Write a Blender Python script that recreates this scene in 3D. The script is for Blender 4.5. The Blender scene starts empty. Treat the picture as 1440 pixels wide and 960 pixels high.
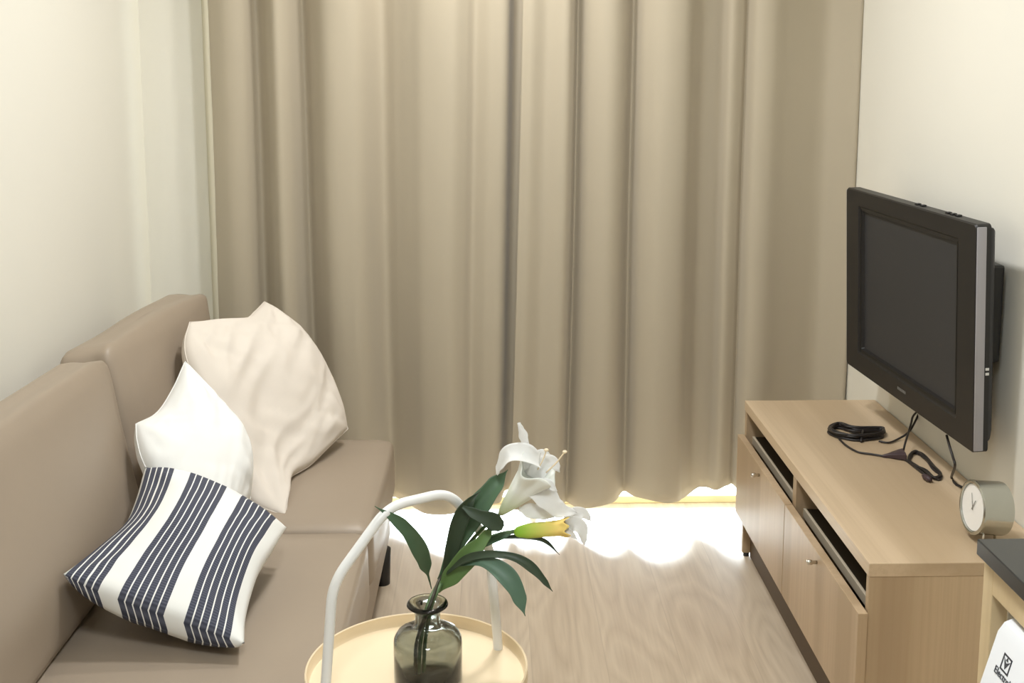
import bpy, bmesh, math, random
from mathutils import Vector, Matrix, noise

random.seed(7)
SC = bpy.context.scene
COL = SC.collection
V = Vector


# ------------------------------------------------------------------ helpers
def link(name, bm, mat, parent=None, smooth=True, at=None):
    """one mesh object from a bmesh whose vertices are in metres of the room"""
    me = bpy.data.meshes.new(name)
    if at is not None:
        bmesh.ops.translate(bm, verts=bm.verts, vec=-V(at))
    bmesh.ops.recalc_face_normals(bm, faces=bm.faces)
    bm.to_mesh(me)
    bm.free()
    for p in me.polygons:
        p.use_smooth = smooth
    o = bpy.data.objects.new(name, me)
    COL.objects.link(o)
    if mat is not None:
        for m in (mat if isinstance(mat, (list, tuple)) else [mat]):
            me.materials.append(m)
    if at is not None:
        o.location = at
    if parent is not None:
        o.parent = parent
        # bring the child back to room coordinates under its parent
        pl = V(parent.location)
        q = parent.parent
        while q is not None:
            q = q.parent
        o.matrix_parent_inverse = Matrix.Translation(-world_loc(parent))
    return o


def world_loc(o):
    if o.get('_w') is not None:
        return V(o['_w'])
    return V((0, 0, 0)) if o.parent is not None else V(o.location)


def thing(name, label, cat, loc, group=None):
    o = bpy.data.objects.new(name, None)
    o.empty_display_size = 0.05
    COL.objects.link(o)
    o.location = loc
    o['label'] = label
    o['category'] = cat
    if group:
        o['group'] = group
    return o


def tag(o, label, cat, group=None):
    o['label'] = label
    o['category'] = cat
    if group:
        o['group'] = group
    return o


def structure(o):
    o['kind'] = 'structure'
    return o


def add_box(bm, x0, x1, y0, y1, z0, z1, bevel=0.0, seg=2):
    r = bmesh.ops.create_cube(bm, size=1.0)
    vs = r['verts']
    for v in vs:
        v.co = V((x0 + (v.co.x + .5) * (x1 - x0), y0 + (v.co.y + .5) * (y1 - y0), z0 + (v.co.z + .5) * (z1 - z0)))
    if bevel > 0:
        es = list({e for v in vs for e in v.link_edges})
        bmesh.ops.bevel(bm, geom=es, offset=bevel, segments=seg, affect='EDGES', profile=.5, clamp_overlap=True)


def box(name, mat, parent, x0, x1, y0, y1, z0, z1, bevel=0.0, seg=2):
    bm = bmesh.new()
    add_box(bm, x0, x1, y0, y1, z0, z1, bevel, seg)
    return link(name, bm, mat, parent, smooth=False)


def catmull(pts, n=8, closed=False):
    pts = [V(p) for p in pts]
    out = []
    m = len(pts)
    rng = range(m if closed else m - 1)
    for i in rng:
        if closed:
            p0, p1, p2, p3 = pts[i - 1], pts[i], pts[(i + 1) % m], pts[(i + 2) % m]
        else:
            p1, p2 = pts[i], pts[i + 1]
            p0 = pts[i - 1] if i > 0 else p1 * 2 - p2
            p3 = pts[i + 2] if i + 2 < m else p2 * 2 - p1
        for k in range(n):
            t = k / n
            out.append(.5 * ((2 * p1) + (p2 - p0) * t + (2 * p0 - 5 * p1 + 4 * p2 - p3) * t * t
                             + (3 * p1 - p0 - 3 * p2 + p3) * t ** 3))
    if not closed:
        out.append(pts[-1])
    return out


def fillet(pts, r, n=8):
    pts = [V(p) for p in pts]
    out = [pts[0]]
    for i in range(1, len(pts) - 1):
        a, b, c = pts[i - 1], pts[i], pts[i + 1]
        d1, d2 = (a - b), (c - b)
        k = min(r, d1.length * .49, d2.length * .49)
        p, q = b + d1.normalized() * k, b + d2.normalized() * k
        for j in range(n + 1):
            t = j / n
            out.append(p * (1 - t) ** 2 + b * 2 * t * (1 - t) + q * t * t)
    out.append(pts[-1])
    return out


def add_tube(bm, path, rad, n=12, cap=True, closed=False):
    path = [V(p) for p in path]
    m = len(path)
    rads = rad if isinstance(rad, (list, tuple)) else [rad] * m
    t0 = (path[1] - path[0]).normalized()
    up = V((0, 0, 1)) if abs(t0.z) < .9 else V((1, 0, 0))
    x = t0.cross(up).normalized()
    rings = []
    for i in range(m):
        a = path[i - 1] if (i > 0 or closed) else path[i]
        b = path[(i + 1) % m] if (i < m - 1 or closed) else path[i]
        t = (b - a).normalized()
        x = (x - t * x.dot(t)).normalized()
        y = t.cross(x)
        rings.append([bm.verts.new(path[i] + (x * math.cos(2 * math.pi * k / n) + y * math.sin(2 * math.pi * k / n)) * rads[i])
                      for k in range(n)])
    for i in range(m if closed else m - 1):
        r0, r1 = rings[i], rings[(i + 1) % m]
        for k in range(n):
            bm.faces.new((r0[k], r0[(k + 1) % n], r1[(k + 1) % n], r1[k]))
    if cap and not closed:
        bm.faces.new(rings[0][::-1])
        bm.faces.new(rings[-1])


def tube(name, path, rad, mat, parent=None, n=12, closed=False):
    bm = bmesh.new()
    add_tube(bm, path, rad, n, True, closed)
    return link(name, bm, mat, parent)


def add_lathe(bm, prof, origin, axis=(0, 0, 1), n=64, closed_profile=False):
    """prof: (radius, height) pairs turned about axis"""
    ax = V(axis).normalized()
    ref = V((0, 0, 1)) if abs(ax.z) < .9 else V((1, 0, 0))
    e1 = ax.cross(ref).normalized()
    e2 = ax.cross(e1)
    o = V(origin)
    rings = []
    for r, h in prof:
        if r < 1e-6:
            rings.append([bm.verts.new(o + ax * h)])
        else:
            rings.append([bm.verts.new(o + ax * h + (e1 * math.cos(2 * math.pi * k / n) + e2 * math.sin(2 * math.pi * k / n)) * r)
                          for k in range(n)])
    m = len(rings)
    for i in range(m if closed_profile else m - 1):
        a, b = rings[i], rings[(i + 1) % m]
        for k in range(n):
            k2 = (k + 1) % n
            if len(a) == 1 and len(b) == 1:
                continue
            if len(a) == 1:
                bm.faces.new((a[0], b[k2], b[k]))
            elif len(b) == 1:
                bm.faces.new((a[k], a[k2], b[0]))
            else:
                bm.faces.new((a[k], a[k2], b[k2], b[k]))


def lathe(name, prof, origin, mat, parent=None, axis=(0, 0, 1), n=64, closed_profile=False):
    bm = bmesh.new()
    add_lathe(bm, prof, origin, axis, n, closed_profile)
    return link(name, bm, mat, parent)


def autosmooth(o, deg=40):
    me = o.data
    bm = bmesh.new()
    bm.from_mesh(me)
    for e in bm.edges:
        if len(e.link_faces) == 2 and e.calc_face_angle(0) > math.radians(deg):
            e.smooth = False
    bm.to_mesh(me)
    bm.free()
    for p in me.polygons:
        p.use_smooth = True
    return o


# ---------------------------------------------------------------- materials
def new_mat(name):
    m = bpy.data.materials.new(name)
    m.use_nodes = True
    nt = m.node_tree
    b = nt.nodes['Principled BSDF']
    return m, nt, b


def lin(r, g, b):
    f = lambda c: ((c / 255 + .055) / 1.055) ** 2.4 if c / 255 > .04045 else c / 255 / 12.92
    return (f(r), f(g), f(b), 1.0)


def plain(name, rgb, rough=.5, metal=0.0, var=.06, scale=12.0, bump=0.0, bscale=60.0, **kw):
    m, nt, b = new_mat(name)
    N, L = nt.nodes, nt.links
    tc = N.new('ShaderNodeTexCoord')
    nz = N.new('ShaderNodeTexNoise')
    nz.inputs['Scale'].default_value = scale
    nz.inputs['Detail'].default_value = 4
    L.new(tc.outputs['Object'], nz.inputs['Vector'])
    mx = N.new('ShaderNodeMix')
    mx.data_type = 'RGBA'
    c = lin(*rgb)
    mx.inputs['A'].default_value = tuple(max(0, v * (1 - var)) for v in c[:3]) + (1,)
    mx.inputs['B'].default_value = tuple(min(1, v * (1 + var)) for v in c[:3]) + (1,)
    L.new(nz.outputs['Fac'], mx.inputs['Factor'])
    L.new(mx.outputs['Result'], b.inputs['Base Color'])
    b.inputs['Roughness'].default_value = rough
    b.inputs['Metallic'].default_value = metal
    if bump > 0:
        n2 = N.new('ShaderNodeTexNoise')
        n2.inputs['Scale'].default_value = bscale
        n2.inputs['Detail'].default_value = 5
        L.new(tc.outputs['Object'], n2.inputs['Vector'])
        bp = N.new('ShaderNodeBump')
        bp.inputs['Strength'].default_value = bump
        bp.inputs['Distance'].default_value = .004
        L.new(n2.outputs['Fac'], bp.inputs['Height'])
        L.new(bp.outputs['Normal'], b.inputs['Normal'])
    for k, v in kw.items():
        b.inputs[k.replace('_', ' ')].default_value = v
    return m


def wood(name, c1, c2, c3, axis='y', scale=1.0, rough=.42, board=7.0):
    """laminate with grain along one axis: broad tonal stripes plus fine fibres"""
    m, nt, b = new_mat(name)
    N, L = nt.nodes, nt.links
    tc = N.new('ShaderNodeTexCoord')

    def stretched(sc_across, sc_along, detail, off):
        mp = N.new('ShaderNodeMapping')
        s = {'x': (sc_along, sc_across, sc_across), 'y': (sc_across, sc_along, sc_across),
             'z': (sc_across, sc_across, sc_along)}[axis]
        mp.inputs['Scale'].default_value = s
        mp.inputs['Location'].default_value = (off, off * 1.7, off * .6)
        L.new(tc.outputs['Object'], mp.inputs['Vector'])
        nz = N.new('ShaderNodeTexNoise')
        nz.inputs['Scale'].default_value = scale
        nz.inputs['Detail'].default_value = detail
        nz.inputs['Roughness'].default_value = .6
        L.new(mp.outputs['Vector'], nz.inputs['Vector'])
        return nz
    n1 = stretched(board, .12, 1.0, 3.1)
    n2 = stretched(90, 1.6, 4.0, 8.3)
    r1 = N.new('ShaderNodeValToRGB')
    r1.color_ramp.elements[0].position = .43
    r1.color_ramp.elements[1].position = .55
    r1.color_ramp.elements[0].color = lin(*c1)
    r1.color_ramp.elements[1].color = lin(*c2)
    L.new(n1.outputs['Fac'], r1.inputs['Fac'])
    r2 = N.new('ShaderNodeValToRGB')
    r2.color_ramp.elements[0].position = .42
    r2.color_ramp.elements[1].position = .75
    r2.color_ramp.elements[0].color = (0, 0, 0, 1)
    r2.color_ramp.elements[1].color = (.38, .38, .38, 1)
    L.new(n2.outputs['Fac'], r2.inputs['Fac'])
    mx = N.new('ShaderNodeMix')
    mx.data_type = 'RGBA'
    L.new(r2.outputs['Color'], mx.inputs['Factor'])
    L.new(r1.outputs['Color'], mx.inputs['A'])
    mx.inputs['B'].default_value = lin(*c3)
    L.new(mx.outputs['Result'], b.inputs['Base Color'])
    b.inputs['Roughness'].default_value = rough
    return m


def floor_material():
    m, nt, b = new_mat('grey_oak_laminate')
    N, L = nt.nodes, nt.links
    tc = N.new('ShaderNodeTexCoord')
    sep = N.new('ShaderNodeSeparateXYZ')
    L.new(tc.outputs['Object'], sep.inputs['Vector'])

    def math_(op, a, bb):
        n = N.new('ShaderNodeMath')
        n.operation = op
        for i, v in enumerate((a, bb)):
            if isinstance(v, (int, float)):
                n.inputs[i].default_value = v
            elif v is not None:
                L.new(v, n.inputs[i])
        return n.outputs[0]
    W = .19
    px = math_('DIVIDE', math_('ADD', sep.outputs['X'], 5.03), W)
    idx = math_('FLOOR', px, None)
    fr = math_('FRACT', px, None)
    # per plank shift of the grain
    wn = N.new('ShaderNodeTexWhiteNoise')
    wn.noise_dimensions = '1D'
    L.new(idx, wn.inputs['W'])
    shift = math_('MULTIPLY', wn.outputs['Value'], 7.0)
    comb = N.new('ShaderNodeCombineXYZ')
    L.new(math_('MULTIPLY', sep.outputs['X'], 7.0), comb.inputs['X'])
    L.new(math_('ADD', math_('MULTIPLY', sep.outputs['Y'], 1.3), shift), comb.inputs['Y'])
    L.new(shift, comb.inputs['Z'])
    # cathedral grain: contour lines of a smooth noise
    nz = N.new('ShaderNodeTexNoise')
    nz.inputs['Scale'].default_value = 1.0
    nz.inputs['Detail'].default_value = 1.5
    L.new(comb.outputs['Vector'], nz.inputs['Vector'])
    ring = math_('FRACT', math_('MULTIPLY', nz.outputs['Fac'], 10.0), None)
    tri = math_('ABSOLUTE', math_('SUBTRACT', ring, .5), None)
    grain = math_('MULTIPLY', tri, 2.0)
    comb2 = N.new('ShaderNodeCombineXYZ')
    L.new(math_('MULTIPLY', sep.outputs['X'], 120.0), comb2.inputs['X'])
    L.new(math_('ADD', math_('MULTIPLY', sep.outputs['Y'], 5.0), shift), comb2.inputs['Y'])
    n2 = N.new('ShaderNodeTexNoise')
    n2.inputs['Scale'].default_value = 1.0
    n2.inputs['Detail'].default_value = 3
    L.new(comb2.outputs['Vector'], n2.inputs['Vector'])
    n3 = N.new('ShaderNodeTexNoise')
    n3.inputs['Scale'].default_value = 1.1
    L.new(comb.outputs['Vector'], n3.inputs['Vector'])
    f = math_('ADD', math_('MULTIPLY', grain, .20), math_('MULTIPLY', n2.outputs['Fac'], .38))
    f = math_('ADD', f, math_('MULTIPLY', n3.outputs['Fac'], .5))
    f = math_('ADD', f, math_('MULTIPLY', math_('SUBTRACT', wn.outputs['Value'], .5), .12))
    rp = N.new('ShaderNodeValToRGB')
    e = rp.color_ramp.elements
    e[0].position = .28
    e[0].color = lin(182, 164, 142)
    e[1].position = .95
    e[1].color = lin(216, 201, 179)
    mid = rp.color_ramp.elements.new(.6)
    mid.color = lin(202, 185, 163)
    L.new(f, rp.inputs['Fac'])
    # joint between planks
    edge = math_('LESS_THAN', math_('MINIMUM', fr, math_('SUBTRACT', 1.0, fr)), .006)
    mx = N.new('ShaderNodeMix')
    mx.data_type = 'RGBA'
    L.new(math_('MULTIPLY', edge, .16), mx.inputs['Factor'])
    L.new(rp.outputs['Color'], mx.inputs['A'])
    mx.inputs['B'].default_value = lin(110, 92, 72)
    L.new(mx.outputs['Result'], b.inputs['Base Color'])
    b.inputs['Roughness'].default_value = .38
    return m


def stripe_material():
    """charcoal woven stripe groups across the cushion (UV u)"""
    m, nt, b = new_mat('striped_cotton')
    N, L = nt.nodes, nt.links
    uv = N.new('ShaderNodeUVMap')
    uv.uv_map = 'UVMap'
    sep = N.new('ShaderNodeSeparateXYZ')
    L.new(uv.outputs['UV'], sep.inputs['Vector'])
    rp = N.new('ShaderNodeValToRGB')
    rp.color_ramp.interpolation = 'CONSTANT'
    dark, white = (0, 0, 0, 1), (1, 1, 1, 1)
    stops = [(0.0, white)]

    def grp(a, bb, n):
        gap = .0092
        w = ((bb - a) - gap * (n - 1)) / n
        x = a
        for i in range(n):
            stops.append((x, dark))
            stops.append((x + w, white))
            x += w + gap
    grp(.01, .20, 5)
    grp(.31, .56, 6)
    grp(.67, .92, 6)
    els = rp.color_ramp.elements
    els[0].position, els[0].color = stops[0]
    els[1].position, els[1].color = stops[1]
    # a colour ramp holds 32 stops at most; the pattern above needs 35, so two ramps share it
    rp2 = N.new('ShaderNodeValToRGB')
    rp2.color_ramp.interpolation = 'CONSTANT'
    first = [s for s in stops if s[0] < .6]
    second = [(0.0, white)] + [s for s in stops if s[0] >= .6]
    for ramp, lst in ((rp, first), (rp2, second)):
        els = ramp.color_ramp.elements
        while len(els) < len(lst):
            els.new(.999)
        for i, sst in enumerate(lst):
            els[i].position = sst[0]
            els[i].color = sst[1]
        L.new(sep.outputs['X'], ramp.inputs['Fac'])
    mul = N.new('ShaderNodeMath')
    mul.operation = 'MULTIPLY'
    L.new(rp.outputs['Color'], mul.inputs[0])
    L.new(rp2.outputs['Color'], mul.inputs[1])
    # woven dashes inside the dark stripes
    wv = N.new('ShaderNodeTexWave')
    wv.wave_type = 'BANDS'
    wv.bands_direction = 'Y'
    wv.inputs['Scale'].default_value = 26
    wv.inputs['Distortion'].default_value = .6
    L.new(uv.outputs['UV'], wv.inputs['Vector'])
    dk = N.new('ShaderNodeMix')
    dk.data_type = 'RGBA'
    dk.inputs['A'].default_value = lin(58, 60, 74)
    dk.inputs['B'].default_value = lin(84, 87, 101)
    L.new(wv.outputs['Fac'], dk.inputs['Factor'])
    mx = N.new('ShaderNodeMix')
    mx.data_type = 'RGBA'
    L.new(mul.outputs[0], mx.inputs['Factor'])
    L.new(dk.outputs['Result'], mx.inputs['A'])
    mx.inputs['B'].default_value = lin(236, 236, 232)
    L.new(mx.outputs['Result'], b.inputs['Base Color'])
    b.inputs['Roughness'].default_value = .9
    return m


def glass_mat(name, rgb, tint, density, ior=1.45):
    """smoked glass: near clear surface, the tint comes from the thickness of the glass"""
    m, nt, b = new_mat(name)
    N, L = nt.nodes, nt.links
    nz = N.new('ShaderNodeTexNoise')
    nz.inputs['Scale'].default_value = 30
    bp = N.new('ShaderNodeBump')
    bp.inputs['Strength'].default_value = .05
    bp.inputs['Distance'].default_value = .002
    L.new(nz.outputs['Fac'], bp.inputs['Height'])
    L.new(bp.outputs['Normal'], b.inputs['Normal'])
    b.inputs['Base Color'].default_value = lin(*rgb)
    b.inputs['Roughness'].default_value = 0
    b.inputs['IOR'].default_value = ior
    b.inputs['Transmission Weight'].default_value = 1.0
    va = N.new('ShaderNodeVolumeAbsorption')
    va.inputs['Color'].default_value = tint
    va.inputs['Density'].default_value = density
    L.new(va.outputs[0], nt.nodes['Material Output'].inputs['Volume'])
    return m


def petal_mat(name, rgb):
    """thin white cloth petal that lets light through"""
    m, nt, b = new_mat(name)
    N, L = nt.nodes, nt.links
    nz = N.new('ShaderNodeTexNoise')
    nz.inputs['Scale'].default_value = 40
    mx = N.new('ShaderNodeMix')
    mx.data_type = 'RGBA'
    c = lin(*rgb)
    mx.inputs['A'].default_value = c
    mx.inputs['B'].default_value = tuple(min(.97, v * 1.03) for v in c[:3]) + (1,)
    L.new(nz.outputs['Fac'], mx.inputs['Factor'])
    L.new(mx.outputs['Result'], b.inputs['Base Color'])
    b.inputs['Roughness'].default_value = .7
    tr = N.new('ShaderNodeBsdfTranslucent')
    L.new(mx.outputs['Result'], tr.inputs['Color'])
    ms = N.new('ShaderNodeMixShader')
    ms.inputs[0].default_value = .5
    L.new(b.outputs[0], ms.inputs[1])
    L.new(tr.outputs[0], ms.inputs[2])
    L.new(ms.outputs[0], nt.nodes['Material Output'].inputs['Surface'])
    return m


def pane_mat():
    m = bpy.data.materials.new('clear_door_glass')
    m.use_nodes = True
    nt = m.node_tree
    for n in list(nt.nodes):
        if n.type != 'OUTPUT_MATERIAL':
            nt.nodes.remove(n)
    out = nt.nodes['Material Output']
    tr = nt.nodes.new('ShaderNodeBsdfTransparent')
    gl = nt.nodes.new('ShaderNodeBsdfGlossy')
    gl.inputs['Roughness'].default_value = .02
    fr = nt.nodes.new('ShaderNodeFresnel')
    fr.inputs['IOR'].default_value = 1.45
    mx = nt.nodes.new('ShaderNodeMixShader')
    nt.links.new(fr.outputs[0], mx.inputs[0])
    nt.links.new(tr.outputs[0], mx.inputs[1])
    nt.links.new(gl.outputs[0], mx.inputs[2])
    nt.links.new(mx.outputs[0], out.inputs['Surface'])
    return m


def gradient_z(name, c_low, c_high, z0, z1, rough=.6, axis='Z', sub=0.0):
    m, nt, b = new_mat(name)
    N, L = nt.nodes, nt.links
    uv = N.new('ShaderNodeUVMap')
    uv.uv_map = 'UVMap'
    sep = N.new('ShaderNodeSeparateXYZ')
    L.new(uv.outputs['UV'], sep.inputs['Vector'])
    mr = N.new('ShaderNodeMapRange')
    mr.inputs['From Min'].default_value = z0
    mr.inputs['From Max'].default_value = z1
    L.new(sep.outputs['Y'], mr.inputs['Value'])
    mx = N.new('ShaderNodeMix')
    mx.data_type = 'RGBA'
    mx.inputs['A'].default_value = lin(*c_low)
    mx.inputs['B'].default_value = lin(*c_high)
    L.new(mr.outputs['Result'], mx.inputs['Factor'])
    L.new(mx.outputs['Result'], b.inputs['Base Color'])
    b.inputs['Roughness'].default_value = rough
    if sub:
        b.inputs['Subsurface Weight'].default_value = sub
        b.inputs['Subsurface Radius'].default_value = (.004, .004, .003)
    return m


M = {}
M['wall'] = plain('warm_white_paint', (236, 233, 222), .75, var=.012, scale=2.0, bump=.03, bscale=180)
M['ceiling'] = plain('ceiling_paint', (240, 238, 230), .8, var=.01)
M['floor'] = floor_material()
M['curtain'] = plain('taupe_blackout_cloth', (181, 170, 149), .72, var=.02, scale=3.0, bump=.10, bscale=7.0)
M['curtain'].node_tree.nodes['Principled BSDF'].inputs['Sheen Weight'].default_value = .25
M['lining'] = plain('curtain_lining_cloth', (206, 200, 178), .8, var=.02)
M['leather'] = plain('taupe_leather', (159, 144, 127), .44, var=.03, scale=5.0, bump=.22, bscale=7.0)
M['leather_base'] = plain('taupe_leather_base', (155, 140, 123), .5, var=.03, scale=5.0, bump=.06, bscale=14.0)
M['black'] = plain('black_plastic', (26, 25, 25), .45, var=.05)
M['beige'] = plain('cream_cotton', (222, 213, 202), .92, var=.02, bump=.12, bscale=24.0)
M['white_cloth'] = plain('white_cotton', (238, 238, 235), .92, var=.01, bump=.10, bscale=22.0)
M['stripe'] = stripe_material()
M['oak_top'] = wood('oak_laminate_lengthwise', (187, 164, 134), (208, 185, 155), (178, 153, 122), 'y', 1.0, .4, 6.0)
M['oak_side'] = wood('oak_laminate_upright', (176, 152, 122), (199, 175, 143), (166, 140, 109), 'z', 1.0, .45, 7.0)
M['oak_front'] = wood('oak_laminate_doors', (178, 154, 124), (196, 172, 142), (166, 140, 110), 'z', 1.0, .42, 7.0)
M['oak_dark'] = plain('brown_recess_board', (96, 78, 56), .6, var=.08)  # oak with the shade of plinth and recess put into its brown
M['slot'] = plain('dark_brown_shelf_board', (52, 44, 33), .6, var=.08)  # shelf colour darkened to paint the shadow under the bench top
M['shelf_edge'] = plain('grey_edge_band', (190, 178, 158), .4, var=.04)
M['chrome'] = plain('polished_chrome', (215, 212, 205), .18, 1.0, var=.02)
M['steel'] = plain('brushed_steel', (188, 190, 184), .2, 1.0, var=.03, scale=40)
M['birch'] = plain('pale_birch_veneer', (242, 222, 188), .4, var=.03, scale=6.0)
M['white_paint'] = plain('white_powder_coat', (238, 238, 236), .35, var=.01)
M['vase'] = glass_mat('smoked_grey_glass', (240, 243, 240), (.42, .45, .43, 1), 165)
M['leaf_mid'] = plain('mid_green_leaf', (72, 100, 72), .5, var=.18, scale=30)
M['leaf_dark'] = plain('dark_green_leaf', (50, 66, 46), .5, var=.18, scale=30)
M['leaf_light'] = plain('light_green_leaf', (100, 130, 74), .5, var=.18, scale=30)
M['leaf_teal'] = plain('blue_green_leaf', (84, 112, 92), .5, var=.14, scale=30)
M['stem'] = plain('green_stem', (88, 112, 72), .5, var=.12, scale=40)
M['stem_dark'] = plain('dark_stem', (52, 50, 34), .5, var=.12, scale=40)
M['petal'] = petal_mat('white_silk_petal', (248, 248, 247))
M['trumpet'] = gradient_z('white_green_trumpet', (205, 218, 165), (244, 246, 238), .0, .6, .65)
M['bud'] = gradient_z('green_yellow_bud', (150, 196, 60), (245, 214, 120), .15, .85, .6)
M['stamen'] = plain('cream_stamen', (240, 222, 190), .6, var=.03)
M['tv_body'] = plain('black_tv_plastic', (22, 21, 22), .45, var=.03)
M['tv_back'] = plain('dark_tv_back', (48, 48, 50), .55, var=.05)
M['tv_groove'] = plain('black_groove', (12, 12, 12), .5, var=.02)  # black that paints the bezel's inner shadow
M['screen'] = plain('matte_lcd_panel', (20, 20, 17), .38, var=.04, scale=3.0)
M['tv_silver'] = plain('silver_grey_strip', (160, 158, 163), .4, .1, var=.03)
M['print_grey'] = plain('grey_print', (120, 120, 118), .5, var=.02)
M['print_white'] = plain('white_print', (225, 225, 222), .5, var=.01)
M['cord'] = plain('black_rubber_cord', (38, 33, 32), .45, var=.08, scale=30)
M['plug'] = plain('brown_black_plug', (66, 50, 54), .45, var=.06, scale=30)
M['clock_face'] = plain('white_clock_dial', (242, 241, 238), .4, var=.01)
M['clock_hand'] = plain('grey_clock_hand', (150, 150, 146), .4, var=.02)
M['stone'] = plain('black_composite_worktop', (38, 40, 40), .26, var=.3, scale=140)
M['cab'] = wood('pale_oak_cabinet', (205, 182, 142), (222, 200, 160), (194, 168, 128), 'z', 1.0, .45, 6.0)
M['cab_in'] = plain('pale_cabinet_lining', (222, 212, 190), .6, var=.02)
M['appliance'] = plain('white_enamel', (240, 242, 246), .25, var=.01)
M['logo'] = plain('dark_grey_print', (62, 64, 72), .5, var=.02)
M['frame'] = plain('cream_door_frame', (236, 222, 178), .45, var=.02)
M['pane'] = pane_mat()
M['tile'] = plain('balcony_tile', (190, 190, 186), .7, var=.05)

# ------------------------------------------------------------------ setting
XL, XR = -1.125, 1.177          # side walls
YB, YF = 3.72, -1.6             # back wall face, wall behind the camera
ZC = 2.5
OX0, OX1, OZ1 = -.80, 1.08, 2.28   # balcony door opening


def wall(name, boxes, mat):
    bm = bmesh.new()
    for bx in boxes:
        add_box(bm, *bx)
    return structure(link(name, bm, mat, None, smooth=False))


wall('floor', [(XL - .12, XR + .12, YF - .12, YB + .14, -.1, 0)], M['floor'])
wall('ceiling', [(XL - .12, XR + .12, YF - .12, YB + .14, ZC, ZC + .1)], M['ceiling'])
wall('wall_left', [(XL - .12, XL, YF - .12, YB + .14, 0, ZC)], M['wall'])
wall('wall_right', [(XR, XR + .12, YF - .12, YB + .14, 0, ZC)], M['wall'])
wall('wall_front', [(XL, XR, YF - .12, YF, 0, ZC)], M['wall'])
wall('wall_back', [(XL, OX0, YB, YB + .14, 0, ZC), (OX1, XR, YB, YB + .14, 0, ZC), (OX0, OX1, YB, YB + .14, OZ1, ZC)], M['wall'])

# sliding balcony door behind the curtains
bm = bmesh.new()
fy0, fy1 = 3.775, 3.835
add_box(bm, OX0, OX1, fy0, fy1, 0, .026, .003)
add_box(bm, OX0, OX1, fy0, fy1, OZ1 - .05, OZ1, .003)
add_box(bm, OX0, OX0 + .05, fy0, fy1, .026, OZ1 - .05)
add_box(bm, OX1 - .05, OX1, fy0, fy1, .026, OZ1 - .05)
add_box(bm, .115, .165, fy0, fy1, .026, OZ1 - .05)
door = structure(link('door_1', bm, M['frame'], None, smooth=False))
for a, c in ((OX0 + .05, .115), (.165, OX1 - .05)):
    box('pane', M['pane'], door, a, c, 3.80, 3.806, .026, OZ1 - .05)
wall('balcony_floor', [(XL - 1, XR + 1, YB + .14, 5.2, -.12, -.02)], M['tile'])

# ----------------------------------------------------------------- curtains
CY = 3.64


def curtain(name, label, pts, xlo, zhem, zlo_amp, seed, edge=None):
    """pts: (x, d) d = forward offset in cm; xlo = x shift per metre below z=1.5; zhem(x) the hem height"""
    prof = catmull([V((x, d * .0205, 0)) for x, d in pts], 9)
    NZ = 70
    zt = 2.42
    bm = bmesh.new()
    grid = []
    for j in range(NZ + 1):
        row = []
        t = j / NZ
        for i, p in enumerate(prof):
            zb = zhem(p.x) + .014
            z = zb + (zt - zb) * t
            low = max(0.0, min(1.0, (1.6 - z) / 1.5))
            amp = 1.0 + (zlo_amp - 1.0) * low
            w = noise.noise(V((p.x * 2.2 + seed, z * .9, seed))) * .012
            d = p.y * amp + noise.noise(V((p.x * 5 + seed * 2, z * .7, 3.3))) * .007 * (1 - .3 * low)
            d += noise.noise(V((p.x * 16 + seed, z * 5.5, 7.7))) * .0012
            x = p.x + xlo(p.x) * (1.5 - z) + w * (.3 + .7 * low) * (1 if 0 < i < len(prof) - 1 else .3)
            row.append(bm.verts.new((x, CY - d, z)))
        grid.append(row)
    for j in range(NZ):
        for i in range(len(prof) - 1):
            bm.faces.new((grid[j][i], grid[j][i + 1], grid[j + 1][i + 1], grid[j + 1][i]))
    o = link(name, bm, M['curtain'])
    so = o.modifiers.new('thickness', 'SOLIDIFY')
    so.thickness = .0022
    so.offset = -1
    tag(o, label, 'curtain', 'curtains across the balcony door')
    return o, [(r[0], r[-1]) for r in []]


def interp(tab):
    def f(x):
        if x <= tab[0][0]:
            return tab[0][1]
        for (a, va), (b_, vb) in zip(tab, tab[1:]):
            if x <= b_:
                t = (x - a) / (b_ - a)
                t = t * t * (3 - 2 * t)
                return va + (vb - va) * t
        return tab[-1][1]
    return f


left_pts = [(-0.8940, -0.8), (-0.8736, 0.0), (-0.8235, 1.0), (-0.7780, 0.3), (-0.7461, -2.5), (-0.7097, -1.0), (-0.6710, 2.0), (-0.6368, 1.0), (-0.6003, -3.0), (-0.5615, -1.0), (-0.5159, 2.0), (-0.4588, 2.5), (-0.4085, 1.5), (-0.3514, -2.5), (-0.2988, -1.0), (-0.2530, 1.0), (-0.2072, 3.0), (-0.1271, 4.0), (-0.0812, 2.5), (-0.0514, 1.0), (-0.0010, 2.2), (0.0495, 2.0), (0.0702, -2.8), (0.1070, -3.0), (0.1368, 0.4), (0.1943, 1.6), (0.2518, 0.6)]
right_pts = [(0.0955, 3.4), (0.1253, 3.6), (0.1713, 2.6), (0.2288, 3.4), (0.2518, 2.0), (0.2725, -1.5), (0.3070, 1.0), (0.3669, 2.5), (0.4129, 1.5), (0.4521, -2.0), (0.4844, 1.0), (0.5397, 3.0), (0.6090, 2.5), (0.6413, 0.0), (0.6806, -2.5), (0.7314, -2.0), (0.7568, 0.5), (0.7938, 0.0), (0.8147, -0.8), (0.8355, 1.8), (0.8864, 2.0), (0.9443, 0.0), (1.0138, -1.5), (1.0834, -2.2), (1.1414, -0.5), (1.1693, 0.5), (1.1832, -0.5)]
hemL = interp([(-.9, .05), (-.31, .044), (-.23, .035), (-.10, .045), (.01, .066), (.1, .06)])
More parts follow.
